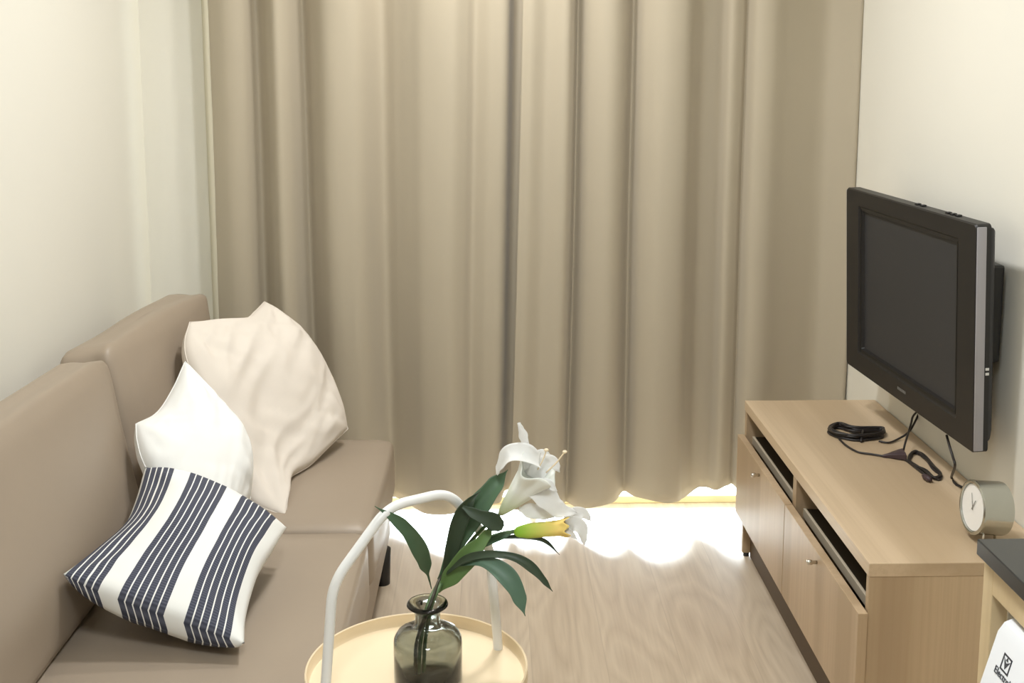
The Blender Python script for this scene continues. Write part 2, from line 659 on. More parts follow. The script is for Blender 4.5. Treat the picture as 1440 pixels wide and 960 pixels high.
hemR = interp([(.05, .06), (.2, .045), (.29, .033), (.40, .06), (.52, .076), (.60, .066), (.667, .05), (.72, .075), (.79, .10), (.95, .08), (1.15, .07)])
curtL, _ = curtain('curtain', 'taupe floor length curtain panel on the left, behind the sofa and its cushions',
                   left_pts, interp([(-.9, .0), (-.5, .012), (.0, -.018), (.12, -.018)]), hemL, 1.15, 1.3)
curtR, _ = curtain('curtain', 'taupe floor length curtain panel on the right, behind the television and wooden bench',
                   right_pts, interp([(.08, -.022), (.4, -.006), (1.2, -.006)]), hemR, 1.1, 5.1)
# pale side hem turned along the free left edge of the left panel
bm = bmesh.new()
rows = []
for j in range(41):
    z = .05 + (2.42 - .05) * j / 40
    rows.append([bm.verts.new((-.906, CY + .012, z)), bm.verts.new((-.882, CY + .010, z))])
for a, c in zip(rows, rows[1:]):
    bm.faces.new((a[0], a[1], c[1], c[0]))
o = link('side_hem', bm, M['lining'], curtL)
o['label'] = 'paler lining strip along the outer edge'
so = o.modifiers.new('thickness', 'SOLIDIFY')
so.thickness = .003


# --------------------------------------------------------------------- sofa
def puffy(name, corners, r, bulge, mat, parent, n=22, seed=0.0, wrinkle=.004, cr=None):
    """rounded, slightly swollen block; corners: 8 points, x-y-z order (000,100,010,110,001,101,011,111)"""
    c = [V(p) for p in corners]
    A = ((c[1] - c[0]).length + (c[7] - c[6]).length) / 4
    B = ((c[2] - c[0]).length + (c[7] - c[5]).length) / 4
    C_ = ((c[4] - c[0]).length + (c[7] - c[3]).length) / 4
    half = V((A, B, C_))
    bm = bmesh.new()
    bmesh.ops.create_cube(bm, size=2.0)
    bmesh.ops.subdivide_edges(bm, edges=bm.edges[:], cuts=n, use_grid_fill=True)
    for v in bm.verts:
        u = v.co.copy()
        p = V((u.x * A, u.y * B, u.z * C_))
        q = V([max(-(h - r), min(h - r, a)) for a, h in zip(p, half)])
        d = p - q
        if d.length > 1e-9:
            m_ = max(abs(x) for x in d)
            p = q + d.normalized() * min(r, d.length if d.length < r else r)
        # swell
        for k in range(3):
            o1, o2 = (k + 1) % 3, (k + 2) % 3
            f = (1 - u[o1] ** 2) * (1 - u[o2] ** 2)
            p[k] += math.copysign(1, u[k]) * (abs(u[k]) > .999) * bulge[k] * f
        w = noise.noise(V((u.x * 1.5 + seed, u.y * 1.5, u.z * 1.5))) * wrinkle
        p += p.normalized() * w
        s_, t_, w_ = [(p[k] / half[k] + 1) / 2 for k in range(3)]
        P = V((0, 0, 0))
        for i in range(8):
            a = s_ if i & 1 else 1 - s_
            b_ = t_ if i & 2 else 1 - t_
            e_ = w_ if i & 4 else 1 - w_
            P += c[i] * (a * b_ * e_)
        v.co = P
    return link(name, bm, mat, parent)


sofa = thing('sofa', 'long taupe leather sofa along the left wall, under the three cushions', 'sofa', (-.70, 2.2, 0))
box('base', M['leather_base'], sofa, -1.10, -.305, .95, 3.265, .105, .27, .015)
for (a, c) in ((2.607, 3.285), (1.05, 2.600)):
    puffy('seat_cushion', [(-1.08, a, .24), (-.288, a, .24), (-1.08, c, .24), (-.288, c, .24),
                           (-1.08, a, .408), (-.292, a, .408), (-1.08, c, .408), (-.292, c, .408)],
          .028, (.006, .0, .012), M['leather'], sofa, seed=a)
# back cushions, leaning to the wall and narrower at the top
puffy('back_cushion', [(-1.10, 1.10, .405), (-.80, 1.10, .405), (-1.10, 2.60, .405), (-.80, 2.60, .405),
                       (-1.03, 1.10, .83), (-.93, 1.10, .83), (-1.0, 2.61, .828), (-.898, 2.62, .832)],
      .035, (.035, .03, .01), M['leather'], sofa, seed=2.0, wrinkle=.010)
puffy('back_cushion', [(-1.11, 2.67, .405), (-.80, 2.67, .405), (-1.10, 3.33, .405), (-.79, 3.33, .405),
                       (-1.05, 2.70, .812), (-.925, 2.70, .832), (-.97, 3.36, .832), (-.845, 3.36, .838)],
      .03, (.03, .02, .008), M['leather'], sofa, seed=5.0, wrinkle=.008)
for x, y in ((-.322, 3.17), (-1.06, 3.22), (-.34, 1.0), (-1.06, 1.0)):
    lathe('foot', [(0, 0), (.022, 0), (.026, .107), (0, .107)], (x, y, 0), M['black'], sofa, n=20)


# ----------------------------------------------------------------- cushions
def cushion(name, label, edges, T, mat, seed, wr=.006, n=56, power=.5, back=.85, fold=1.0, group=None, belly=0.0):
    """edges: seam polylines v0 (u 0-1), u1 (v 0-1), v1 (u 0-1), u0 (v 0-1); T half thickness"""
    def curve(pts):
        q = catmull(pts, 12)
        L_ = [0.0]
        for a, b_ in zip(q, q[1:]):
            L_.append(L_[-1] + (b_ - a).length)

        def f(t):
            d = t * L_[-1]
            for k in range(len(q) - 1):
                if d <= L_[k + 1] or k == len(q) - 2:
                    return q[k].lerp(q[k + 1], min(1, (d - L_[k]) / max(1e-9, L_[k + 1] - L_[k])))
        return f
    v0, u1, v1, u0 = [curve(e) for e in edges]
    c = [v0(0), v0(1), v1(1), v1(0)]
    cen = sum(c, V()) / 4
    N_ = ((c[1] + c[2] - c[0] - c[3]).cross(c[2] + c[3] - c[0] - c[1])).normalized()
    if N_.dot(V((0, 0, 1.5)) - cen) < 0:
        N_ = -N_
    bm = bmesh.new()
    uvl = bm.loops.layers.uv.new('UVMap')
    uvs = {}
    par = []
    for i in range(n + 1):
        a = 2 * i / n - 1
        par.append((math.copysign(abs(a) ** .75, a) + 1) / 2)

    def sheet(sgn):
        g = []
        for j in range(n + 1):
            row = []
            for i in range(n + 1):
                s_, t_ = par[i], par[j]
                if sgn < 0 and (i in (0, n) or j in (0, n)):
                    row.append(front[j][i])
                    continue
                P = v0(s_) * (1 - t_) + v1(s_) * t_ + u0(t_) * (1 - s_) + u1(t_) * s_ \
                    - (c[0] * (1 - s_) * (1 - t_) + c[1] * s_ * (1 - t_) + c[2] * s_ * t_ + c[3] * (1 - s_) * t_)
                a, b_ = 2 * s_ - 1, 2 * t_ - 1
                k = max(0, (1 - a * a) * (1 - b_ * b_))
                h = T * k ** (power if sgn > 0 else power * .72)
                wrk = noise.noise(V((a * 1.5 + seed, b_ * 1.5, sgn * 2.0))) * wr * 2.0 * k ** .5
                # soft folds: ridged noise, stretched and bent across the cloth
                r1 = 1 - abs(noise.noise(V((a * 1.1 + b_ * .9 + seed * 2, (b_ - a * .6) * 3.4, seed + sgn)))) * 2
                wrk += (r1 - .55) * wr * .8 * fold * min(1, k * 3)
                r2 = noise.noise(V((a * 2.0 - seed, (b_ * 1.4 + a) * 5.5, seed * .7 + sgn)))
                wrk += r2 * wr * .45 * fold * min(1, k * 3)
                for ca, cb in ((-1, -1), (1, -1), (1, 1), (-1, 1)):
                    da, db = a - ca, b_ - cb
                    rr = math.hypot(da, db)
                    if rr < 1.3:
                        th = math.atan2(db * cb, da * ca)
                        wrk += math.sin(th * 10 + seed * 3 + ca) * wr * .6 * math.exp(-((rr - .45) / .32) ** 2) * min(1, k * 4)
                v = bm.verts.new(P + N_ * (sgn * (h * (1 if sgn > 0 else back)) + (wrk if k > 0 else 0)))
                if sgn < 0 and belly:
                    # the lower back sags forward and down onto the seat
                    v.co += V((0, -.45, -.9)) * (belly * k ** .36 * (1 - t_) ** .8)
                uvs[v] = (s_ if sgn > 0 else (s_ - .035) % 1, t_)
                row.append(v)
            g.append(row)
        return g
    front = sheet(1)
    rear = sheet(-1)
    for g in (front, rear):
        for j in range(n):
            for i in range(n):
                f = bm.faces.new((g[j][i], g[j][i + 1], g[j + 1][i + 1], g[j + 1][i]))
                for lp in f.loops:
                    lp[uvl].uv = uvs[lp.vert]
    # welted seam: a thin roll of cloth along all four sides
    rim = [front[0][i].co.copy() for i in range(0, n)] + [front[j][n].co.copy() for j in range(0, n)] \
        + [front[n][i].co.copy() for i in range(n, 0, -1)] + [front[j][0].co.copy() for j in range(n, 0, -1)]
    o = link(name, bm, mat)
    tag(o, label, 'cushion', group)
    if mat is not M['stripe']:
        tube('seam', rim[::2], .0016, mat, o, 6, closed=True)
    return o


G = 'scatter cushions on the sofa'
cushion('cushion', 'large cream cushion standing in the far corner of the sofa',
        [[(-0.507, 2.680, 0.407), (-0.519, 2.784, 0.424), (-0.532, 2.888, 0.429), (-0.498, 2.992, 0.424), (-0.452, 3.096, 0.449), (-0.418, 3.200, 0.461)],
         [(-0.418, 3.200, 0.461), (-0.448, 3.238, 0.541), (-0.501, 3.275, 0.639), (-0.580, 3.312, 0.733), (-0.678, 3.350, 0.808)],
         [(-0.814, 3.020, 0.820), (-0.771, 3.103, 0.805), (-0.705, 3.185, 0.791), (-0.691, 3.268, 0.795), (-0.678, 3.350, 0.808)],
         [(-0.507, 2.680, 0.407), (-0.617, 2.737, 0.434), (-0.675, 2.793, 0.525), (-0.738, 2.850, 0.639), (-0.793, 2.907, 0.737), (-0.814, 2.963, 0.781), (-0.814, 3.020, 0.820)]], .066, M['beige'], 3.0, wr=.010, power=.42, group=G)
cushion('cushion', 'plain white cushion leaning between the cream cushion and the striped one',
        [[(-0.610, 2.380, 0.462), (-0.598, 2.500, 0.466), (-0.579, 2.620, 0.479)],
         [(-0.579, 2.620, 0.479), (-0.586, 2.652, 0.565), (-0.612, 2.684, 0.626), (-0.657, 2.716, 0.670), (-0.710, 2.748, 0.719), (-0.765, 2.780, 0.774)],
         [(-0.824, 2.560, 0.683), (-0.796, 2.633, 0.688), (-0.777, 2.707, 0.726), (-0.765, 2.780, 0.774)],
         [(-0.610, 2.380, 0.462), (-0.713, 2.425, 0.523), (-0.779, 2.470, 0.614), (-0.808, 2.515, 0.654), (-0.824, 2.560, 0.683)]], .065, M['white_cloth'], 6.0, wr=.006, power=.45, group=G)
cushion('cushion', 'white cushion with charcoal stripes, nearest of the three on the sofa',
        [[(-0.794, 2.010, 0.572), (-0.746, 2.000, 0.550), (-0.670, 1.990, 0.523), (-0.558, 1.980, 0.485), (-0.456, 1.970, 0.452)],
         [(-0.456, 1.970, 0.452), (-0.473, 2.072, 0.460), (-0.469, 2.175, 0.495), (-0.453, 2.277, 0.511), (-0.449, 2.380, 0.505)],
         [(-0.776, 2.460, 0.615), (-0.710, 2.440, 0.613), (-0.615, 2.420, 0.584), (-0.519, 2.400, 0.543), (-0.449, 2.380, 0.505)],
         [(-0.794, 2.010, 0.572), (-0.780, 2.122, 0.562), (-0.757, 2.235, 0.567), (-0.765, 2.348, 0.579), (-0.776, 2.460, 0.615)]], .060, M['stripe'], 9.0, wr=.005, power=.52, back=.95, fold=.5, group=G, belly=.03)

# ----------------------------------------------------------------- TV bench
BZ = .494
bench = thing('tv_bench', 'light oak low cabinet with two doors against the right wall, under the television', 'cabinet', (.98, 2.775, 0))
bx0, bx1, by0, by1 = .776, 1.174, 2.200, 3.352
box('top', M['oak_top'], bench, bx0 - .002, bx1, by0 - .002, by1 + .002, BZ - .030, BZ, .002)
for a, c in ((by0, by0 + .018), (by1 - .018, by1)):
    sp = box('side_panel', M['oak_side'], bench, bx0, bx1, a, c, .012, BZ - .030, .0015)
box('divider', M['oak_side'], bench, bx0, bx1 - .02, 2.762, 2.792, .145, BZ - .030)
for a, c in ((by0 + .018, 2.762), (2.792, by1 - .018)):
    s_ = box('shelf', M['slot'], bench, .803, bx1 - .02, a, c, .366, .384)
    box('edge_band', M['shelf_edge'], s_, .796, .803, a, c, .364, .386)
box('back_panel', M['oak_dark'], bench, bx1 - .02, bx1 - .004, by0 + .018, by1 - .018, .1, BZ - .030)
box('bottom_panel', M['oak_side'], bench, .80, bx1 - .02, by0 + .018, by1 - .018, .130, .146)
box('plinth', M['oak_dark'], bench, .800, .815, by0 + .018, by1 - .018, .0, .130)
for a, c, ky in ((by0 - .014, 2.776, 2.482), (2.779, by1 - .010, 3.052)):
    d = box('door', M['oak_front'], bench, .752, .772, a, c, .145, .391, .0015)
    bm = bmesh.new()
    add_lathe(bm, [(0, 0), (.0042, 0), (.0042, .010), (.0062, .013), (.0062, .021), (.005, .023), (0, .023)], (.752, ky, .368), (-1, 0, 0), 20)
    link('knob', bm, M['chrome'], d)
for x, y in ((.79, by0 + .009), (.79, by1 - .009), (1.15, by0 + .009), (1.15, by1 - .009)):
    lathe('foot', [(0, 0), (.009, 0), (.009, .012), (0, .012)], (x, y, 0), M['black'], bench, n=16)

# --------------------------------------------------------------- television
tv = thing('television', 'black flat screen television mounted on the right wall above the bench', 'television', (1.06, 2.83, .64))
O0 = V((1.041, 3.230, .641))                 # far lower front corner
uu = (V((1.019, 3.230, 1.161)) - O0)
Ht = uu.length
uu.normalize()
ww = V((1.0815, 2.440, .641)) - O0
Wt = ww.length
ww.normalize()
nn = ww.cross(uu).normalized()
if nn.x > 0:
    nn = -nn                                  # towards the room


def tvp(a, b_, d):
    return O0 + ww * a + uu * b_ + nn * d


def tv_rbox(name, mat, parent, a0, a1, b0, b1, d0, d1, bevel=.004, seg=3):
    bm = bmesh.new()
    add_box(bm, a0, a1, b0, b1, d0, d1, bevel, seg)
    for v in bm.verts:
        v.co = tvp(*v.co)
    return autosmooth(link(name, bm, mat, parent))


sa0, sa1, sb0, sb1 = .112, .685, .075, .462   # visible screen
# bezel: a ring of four mitred members whose inner lip falls back to the screen
bm = bmesh.new()


def ring(a0, a1, b0, b1, d, rr, n=6):
    out = []
    for (ca, cb, s0) in ((a1 - rr, b1 - rr, 0), (a0 + rr, b1 - rr, 90), (a0 + rr, b0 + rr, 180), (a1 - rr, b0 + rr, 270)):
        for k in range(n + 1):
            t = math.radians(s0 + 90 * k / n)
            out.append(bm.verts.new(tvp(ca + rr * math.cos(t), cb + rr * math.sin(t), d)))
    return out


rings = [ring(.004, Wt - .0, .0, Ht, -.034, .012), ring(0, Wt - .0, 0, Ht, -.004, .012), ring(.003, Wt - .003, .003, Ht - .003, 0, .012),
         ring(sa0 - .020, sa1 + .020, sb0 - .020, sb1 + .016, .0, .006), ring(sa0 - .016, sa1 + .016, sb0 - .016, sb1 + .012, -.004, .005),
         ring(sa0 - .004, sa1 + .004, sb0 - .004, sb1 + .004, -.004, .004),
         ring(sa0, sa1, sb0, sb1, -.014, .002)]
for r0, r1 in zip(rings, rings[1:]):
    for k in range(len(r0)):
        k2 = (k + 1) % len(r0)
        bm.faces.new((r0[k], r0[k2], r1[k2], r1[k]))
bm.faces.new(rings[0])
autosmooth(link('bezel', bm, M['tv_body'], tv), 25)
bm = bmesh.new()
q = [bm.verts.new(tvp(a, b_, -.0125)) for a, b_ in ((sa0 - .001, sb0 - .001), (sa1 + .001, sb0 - .001), (sa1 + .001, sb1 + .001), (sa0 - .001, sb1 + .001))]
bm.faces.new(q)
bmesh.ops.solidify(bm, geom=bm.faces[:], thickness=.001)
link('screen', bm, M['screen'], tv, smooth=False)
# black strips painting the shadow of the inner bevel around the glass
bm = bmesh.new()
for (a0, a1, b0, b1) in ((sa0 - .012, sa0 - .005, sb0 - .012, sb1 + .008), (sa0 - .012, sa1 + .010, sb0 - .012, sb0 - .006),
                         (sa1 + .005, sa1 + .010, sb0 - .012, sb1 + .008)):
    r = bmesh.ops.create_cube(bm, size=1)
    for v in r['verts']:
        v.co = tvp(a0 + (v.co.x + .5) * (a1 - a0), b0 + (v.co.y + .5) * (b1 - b0), -.0045 + (v.co.z + .5) * .0012)
link('groove', bm, M['tv_groove'], tv, smooth=False)
# silver strip on the near and the far side
for a0, a1 in ((Wt - .002, Wt + .003), (-.003, .002)):
    tv_rbox('side_strip', M['tv_silver'], tv, a0, a1, .006, Ht - .006, -.0225, -.001, .002, 2)
# back housing with chamfered lower and upper edges
bm = bmesh.new()
secs = [(-.012, .0, .004, .0, .0), (-.040, .0, .014, .030, .006), (-.048, .010, .02, .045, .012), (-.075, .07, .07, .11, .08), (-.100, .12, .12, .14, .12)]
rr_ = []
for d, ia, ia2, ib0, ib1 in secs:
    rr_.append([bm.verts.new(tvp(a, b_, d)) for a, b_ in ((ia + .004, ib0), (Wt - ia - .002, ib0), (Wt - ia - .002, Ht - ib1 - .004), (ia + .004, Ht - ib1 - .004))])
for r0, r1 in zip(rr_, rr_[1:]):
    for k in range(4):
        bm.faces.new((r0[k], r0[(k + 1) % 4], r1[(k + 1) % 4], r1[k]))
bm.faces.new(rr_[0])
bm.faces.new(rr_[-1])
bh = link('back_housing', bm, M['tv_back'], tv, smooth=False)
bv = bh.modifiers.new('soft', 'BEVEL')
bv.width = .003
bv.segments = 2
# label stripes on the near side
for k in range(2):
    bm = bmesh.new()
    add_box(bm, Wt - .004, Wt + .0008, .180 + k * .011, .186 + k * .011, -.0335, -.0255)
    for v in bm.verts:
        v.co = tvp(*v.co)
    o = link('side_label', bm, M['print_white'], tv, smooth=False)
    o['label'] = 'small white printed bar on the near side'
# control buttons on the top edge
for a in (.43, .46, .60, .625, .65):
    tv_rbox('button', M['tv_body'], tv, a, a + .014, Ht - .001, Ht + .004, -.028, -.016, .001, 1)
# faint maker's lettering under the screen: five small strokes
bm = bmesh.new()
for k in range(6):
    a = .372 + k * .0088
    add_box(bm, a, a + .0055, .030, .037, -.0002, .0006)
for v in bm.verts:
    v.co = tvp(*v.co)
o = link('badge', bm, M['print_grey'], tv, smooth=False)
o['label'] = 'faint grey lettering under the screen'
# wall bracket
wb = bmesh.new()
add_box(wb, 1.105, 1.157, 2.50, 3.02, .835, 1.06, .006)
add_box(wb, 1.155, 1.1765, 2.66, 2.95, .86, 1.03, .003)
link('wall_bracket', wb, M['black'], tv, smooth=False)

# ------------------------------------------------------------- cords, cables
cz = BZ + .0035
cord = thing('power_cord', 'black power cord bundled with its plug on the oak bench top', 'cord', (1.040,2.900,0.496))


def cpath(pts, n=7):
    return catmull(pts, n)


# bundle of flat loops
random.seed(3)
for k in range(9):
    dz = .0003 + .0042 * (k % 4)
    j = lambda s=.004: random.uniform(-s, s) * 1.6
    loop = [(0.939,3.035,0.498), (0.978,3.072,0.498), (1.006,3.034,0.498), (1.079,3.039,0.498), (1.080,3.014,0.498), (1.062,2.989,0.498), (0.994,2.967,0.498), (0.949,2.992,0.498)]
    loop = [V((p[0] + j(), p[1] + j(), cz + dz)) for p in loop]
    tube('coil', catmull(loop, 6, closed=True), .0032, M['cord'], cord, 8, closed=True)
bundle_tie = [(1.040,3.052,0.498), (1.016,2.988,0.507), (1.000,2.949,0.498)]
tube('tie', [V(p) for p in catmull([V((p[0], p[1], cz + (.012 if i == 1 else .001))) for i, p in enumerate(bundle_tie)], 6)], .0036, M['cord'], cord, 8)
# lead from the bundle up behind the television
lead = [V(p) for p in ((1.050,2.954,0.498), (1.073,2.941,0.498), (1.112,2.970,0.500))] + [V((1.139,2.980,0.513)), V((1.161,3.000,0.530)), V((1.181,3.020,0.556)), V((1.196,3.030,0.594))]
tube('lead', cpath(lead), .0028, M['cord'], cord, 8)
# lead from the bundle to the plug
lead2 = [V((p[0], p[1], cz)) for p in ((0.948,2.973,0.498), (0.951,2.920,0.498), (0.965,2.869,0.498), (0.995,2.851,0.498), (1.023,2.834,0.498))]
tube('lead', cpath(lead2), .0028, M['cord'], cord, 8)
# plug: a flared wedge lying on the bench
p0, p1 = V((1.019,2.834,0.500)), V((1.074,2.827,0.500))
ax = (p1 - p0).normalized()
sd = V((-ax.y, ax.x, 0))
bm = bmesh.new()
rg = []
for t, hw, hh in ((0, .003, .003), (.25, .006, .005), (.75, .020, .009), (.97, .026, .010), (1.0, .024, .008)):
    c0 = p0.lerp(p1, t)
    c0.z = BZ + .001 + hh
    rg.append([bm.verts.new(c0 + sd * (hw * x) + V((0, 0, hh * y))) for x, y in ((-1, -.7), (-.7, -1), (.7, -1), (1, -.7), (1, .7), (.7, 1), (-.7, 1), (-1, .7))])
for r0, r1 in zip(rg, rg[1:]):
    for k in range(8):
        bm.faces.new((r0[k], r0[(k + 1) % 8], r1[(k + 1) % 8], r1[k]))
bm.faces.new(rg[0])
bm.faces.new(rg[-1])
autosmooth(link('plug', bm, M['plug'], cord), 35)
# second lead from the plug to the set, crossing the first
lead3 = [V((1.077,2.846,0.503)), V((1.078,2.840,0.526)), V((1.108,2.900,0.535)), V((1.134,2.950,0.547)), V((1.154,2.990,0.556)), V((1.186,3.030,0.564)), V((1.214,3.050,0.588))]
tube('lead', cpath(lead3), .0028, M['cord'], cord, 8)
# second small coil
for k in range(4):
    j = lambda s=.003: random.uniform(-s, s) * 1.7
    loop = [(1.076,2.795,0.498), (1.091,2.838,0.498), (1.114,2.860,0.498), (1.123,2.827,0.498), (1.116,2.742,0.498), (1.112,2.691,0.498), (1.094,2.667,0.498), (1.086,2.722,0.498), (1.076,2.753,0.498)]
    loop = [V((p[0] + j(), p[1] + j(), cz + .004 * (k % 2))) for p in loop]
    tube('coil', catmull(loop, 6, closed=True), .003, M['cord'], cord, 8, closed=True)
tube('lead', cpath([V((p[0], p[1], cz)) for p in ((1.069,2.817,0.498), (1.073,2.774,0.498), (1.076,2.722,0.498), (1.079,2.692,0.498))]), .0036, M['cord'], cord, 8)
# its end connector
e0, e1 = V((1.067,2.681,0.502)), V((1.073,2.647,0.502))
tube('connector', [e0, e0.lerp(e1, .3), e0.lerp(e1, .75), e1], [.004, .0075, .0075, .005], M['plug'], cord, 10)

tvc = tube('antenna_cable', cpath([V((1.095,2.620,0.624)), V((1.086,2.580,0.613)), V((1.083,2.550,0.596)), V((1.081,2.530,0.580)), V((1.137,2.677,0.497)),
                                  V((1.130,2.634,0.497)), V((1.136,2.614,0.497)), V((1.155,2.586,0.497)), V((1.174,2.531,0.497))]), .0032, M['cord'], None, 8)
tag(tvc, 'thin black cable dropping from the television to the bench behind the round clock', 'cable')

# -------------------------------------------------------------------- clock
clk = thing('desk_clock', 'small round brushed steel drum clock on the near end of the oak bench', 'clock', (1.065, 2.312, BZ))
ca = V((-1, -.05, .07)).normalized()          # the way the dial looks
cc = V((1.031, 2.312, BZ + .0735))             # dial centre
R_ = .0572
bm = bmesh.new()
add_lathe(bm, [(0, -.066), (R_ - .004, -.066), (R_ - .001, -.064), (R_, -.060), (R_, -.006), (R_ + .001, -.004), (R_ + .001, .001), (R_ - .003, .003), (R_ - .006, .002), (R_ - .007, -.004), (0, -.004)], cc, ca, 72)
autosmooth(link('drum', bm, M['steel'], clk), 30)
bm = bmesh.new()
add_lathe(bm, [(0, -.003), (R_ - .0075, -.003), (R_ - .0075, -.0015), (0, -.0015)], cc, ca, 64)
autosmooth(link('dial', bm, M['clock_face'], clk), 30)
e1 = V((0, 1, 0)) - ca * ca.y
e1.normalize()
e2 = ca.cross(e1)
if e2.z < 0:
    e2 = -e2
for ang, ln, wd in ((62, .020, .0018), (110, .030, .0014)):
    dr = e2 * math.sin(math.radians(ang)) - e1 * math.cos(math.radians(ang))
    a0 = cc - dr * .006 + ca * .0002
    tube('hand', [a0, cc + dr * ln + ca * .0002], wd * .5, M['clock_hand'], clk, 6)
for dy, dx in ((-.031, .013), (.031, .013), (0, .052)):
    lathe('foot', [(0, 0), (.0024, 0), (.0024, .030), (0, .030)], (1.031 + dx, 2.312 + dy, BZ), M['chrome'], clk, n=12)

# ------------------------------------------------------------ tray table
TZ = .465
tc_ = V((-.129, 1.825, 0))
tray_t = thing('tray_table', 'round pale birch tray table with white tube handle in front of the sofa', 'side table', (tc_.x, tc_.y, 0))
TR = .190
bm = bmesh.new()
add_lathe(bm, [(0, TZ - .006), (TR - .010, TZ - .006), (TR - .002, TZ - .002), (TR, TZ + .004), (TR, TZ + .022), (TR - .0015, TZ + .0235), (TR - .0035, TZ + .022),
               (TR - .004, TZ + .006), (TR - .007, TZ + .001), (TR - .012, TZ), (0, TZ)], tc_, (0, 0, 1), 96)
autosmooth(link('tray', bm, M['birch'], tray_t), 35)
hd = V((.824, .567, 0)).normalized()
hs = lambda s, z: tc_ + hd * s + V((0, 0, z))
hp = fillet([hs(-.178, 0.008), hs(-.176, TZ), hs(-.155, .678), hs(-.050, .784), hs(.068, .782), hs(.150, .672), hs(.170, TZ), hs(.182, .008)], .034, 8)
tube('handle', hp, .0085, M['white_paint'], tray_t, 16)
pd = V((-hd.y, hd.x, 0))
for sgn in (-1, 1):
    tube('leg', [tc_ + pd * (sgn * .158) + V((0, 0, TZ - .007)), tc_ + pd * (sgn * .172) + V((0, 0, .008))], .0085, M['white_paint'], tray_t, 16)
tube('rail', [hs(-.172, TZ - .016), hs(.168, TZ - .016)], .007, M['white_paint'], tray_t, 12)
tube('rail', [tc_ + pd * -.158 + V((0, 0, TZ - .016)), tc_ + pd * .158 + V((0, 0, TZ - .016))], .007, M['white_paint'], tray_t, 12)

# --------------------------------------------------------------------- vase
vc = V((-.1085, 1.802, TZ))
bm = bmesh.new()
outer = [(0, 0), (.046, 0), (.0545, .003), (.0578, .010), (.0578, .076), (.0568, .085), (.052, .093), (.042, .0985), (.029, .1015), (.0235, .1045),
         (.0215, .110), (.0212, .118), (.0216, .133), (.0245, .138), (.0315, .1408), (.0350, .1440), (.0338, .1472), (.028, .1482)]
inner = [(.020, .1435), (.0165, .137), (.0155, .128), (.0157, .112), (.018, .105), (.030, .0965), (.041, .0935), (.0510, .087), (.0538, .076), (.0540, .018), (.046, .0135), (0, .0125)]
add_lathe(bm, outer + inner, vc, (0, 0, 1), 72)
vase = link('vase', bm, M['vase'])
tag(vase, 'squat smoked glass bottle vase standing on the round birch tray', 'vase')

# --------------------------------------------------------------------- lily
lily = thing('lily', 'artificial white lily with long green leaves standing in the smoked glass vase', 'flower', (vc.x, vc.y, TZ + .010))


def blade(name, pts, width, mat, parent, cup=.25, face=(0, -1, .35), prof=None, n=26, th=.0009, wav=0.0, seed=0.0, m=6, uvmat=False):
    """a leaf or petal: ribbon along pts, width profile, cupped about its midrib"""
    path = catmull(pts, 10)
    L_ = [0.0]
    for a, b_ in zip(path, path[1:]):
        L_.append(L_[-1] + (b_ - a).length)
    tot = L_[-1]
    bm = bmesh.new()
    uvl = bm.loops.layers.uv.new('UVMap')
    rows, ts = [], []
    F = V(face).normalized()
    for i, p in enumerate(path):
        t = L_[i] / tot
        a = path[max(0, i - 1)]
        b_ = path[min(len(path) - 1, i + 1)]
        tg = (b_ - a).normalized()
        sdv = tg.cross(F)
        if sdv.length < 1e-4:
            sdv = V((1, 0, 0))
        sdv.normalize()
        nv = sdv.cross(tg)
        if prof is None:
            w = width * (math.sin(math.pi * min(1, t ** .8 * .97 + .02)) ** .85)
        else:
            w = width * interp(prof)(t)
        row = []
        for k in range(-m, m + 1):
            x = k / m
            r_ = math.sin(t * 17 + seed + x * 2) * wav * abs(x)
            row.append(bm.verts.new(p + sdv * (w * .5 * x) + nv * (cup * w * .5 * x * x + r_)))
        rows.append(row)
        ts.append(t)
    for i in range(len(rows) - 1):
        for k in range(2 * m):
            f = bm.faces.new((rows[i][k], rows[i][k + 1], rows[i + 1][k + 1], rows[i + 1][k]))
            for lp, (ii, kk) in zip(f.loops, ((i, k), (i, k + 1), (i + 1, k + 1), (i + 1, k))):
                lp[uvl].uv = (kk / (2 * m), ts[ii])
    o = link(name, bm, mat, parent)
    so = o.modifiers.new('thickness', 'SOLIDIFY')
    so.thickness = th
    so.offset = 0
    return o


# stems in the vase and up to the blooms
tube('stem', cpath([V((-.125, 1.800, TZ + .016)), V((-0.120,1.801,0.545)), V((-0.107,1.803,0.610)), V((-0.086,1.872,0.623)), V((-0.058,1.875,0.658)), V((-0.029,1.875,0.684)), V((0.010,1.872,0.701)), V((0.040,1.870,0.708))], 8), .0036, M['stem'], lily, 10)
tube('stem', cpath([V((-.117, 1.806, TZ + .016)), V((-0.113,1.807,0.542)), V((-0.101,1.809,0.607)), V((-0.077,1.884,0.627)), V((-0.046,1.890,0.670)), V((-0.015,1.890,0.706)), V((0.016,1.885,0.735))], 8), .0034, M['stem'], lily, 10)
tube('stem', cpath([V((-.130, 1.796, TZ + .016)), V((-0.126,1.796,0.548)), V((-0.102,1.800,0.614)), V((-0.091,1.864,0.623)), V((-0.071,1.866,0.652))], 8), .003, M['stem_dark'], lily, 8)

lp_ = [(0, .12), (.12, .35), (.45, 1.0), (.72, .82), (.9, .4), (1, .02)]
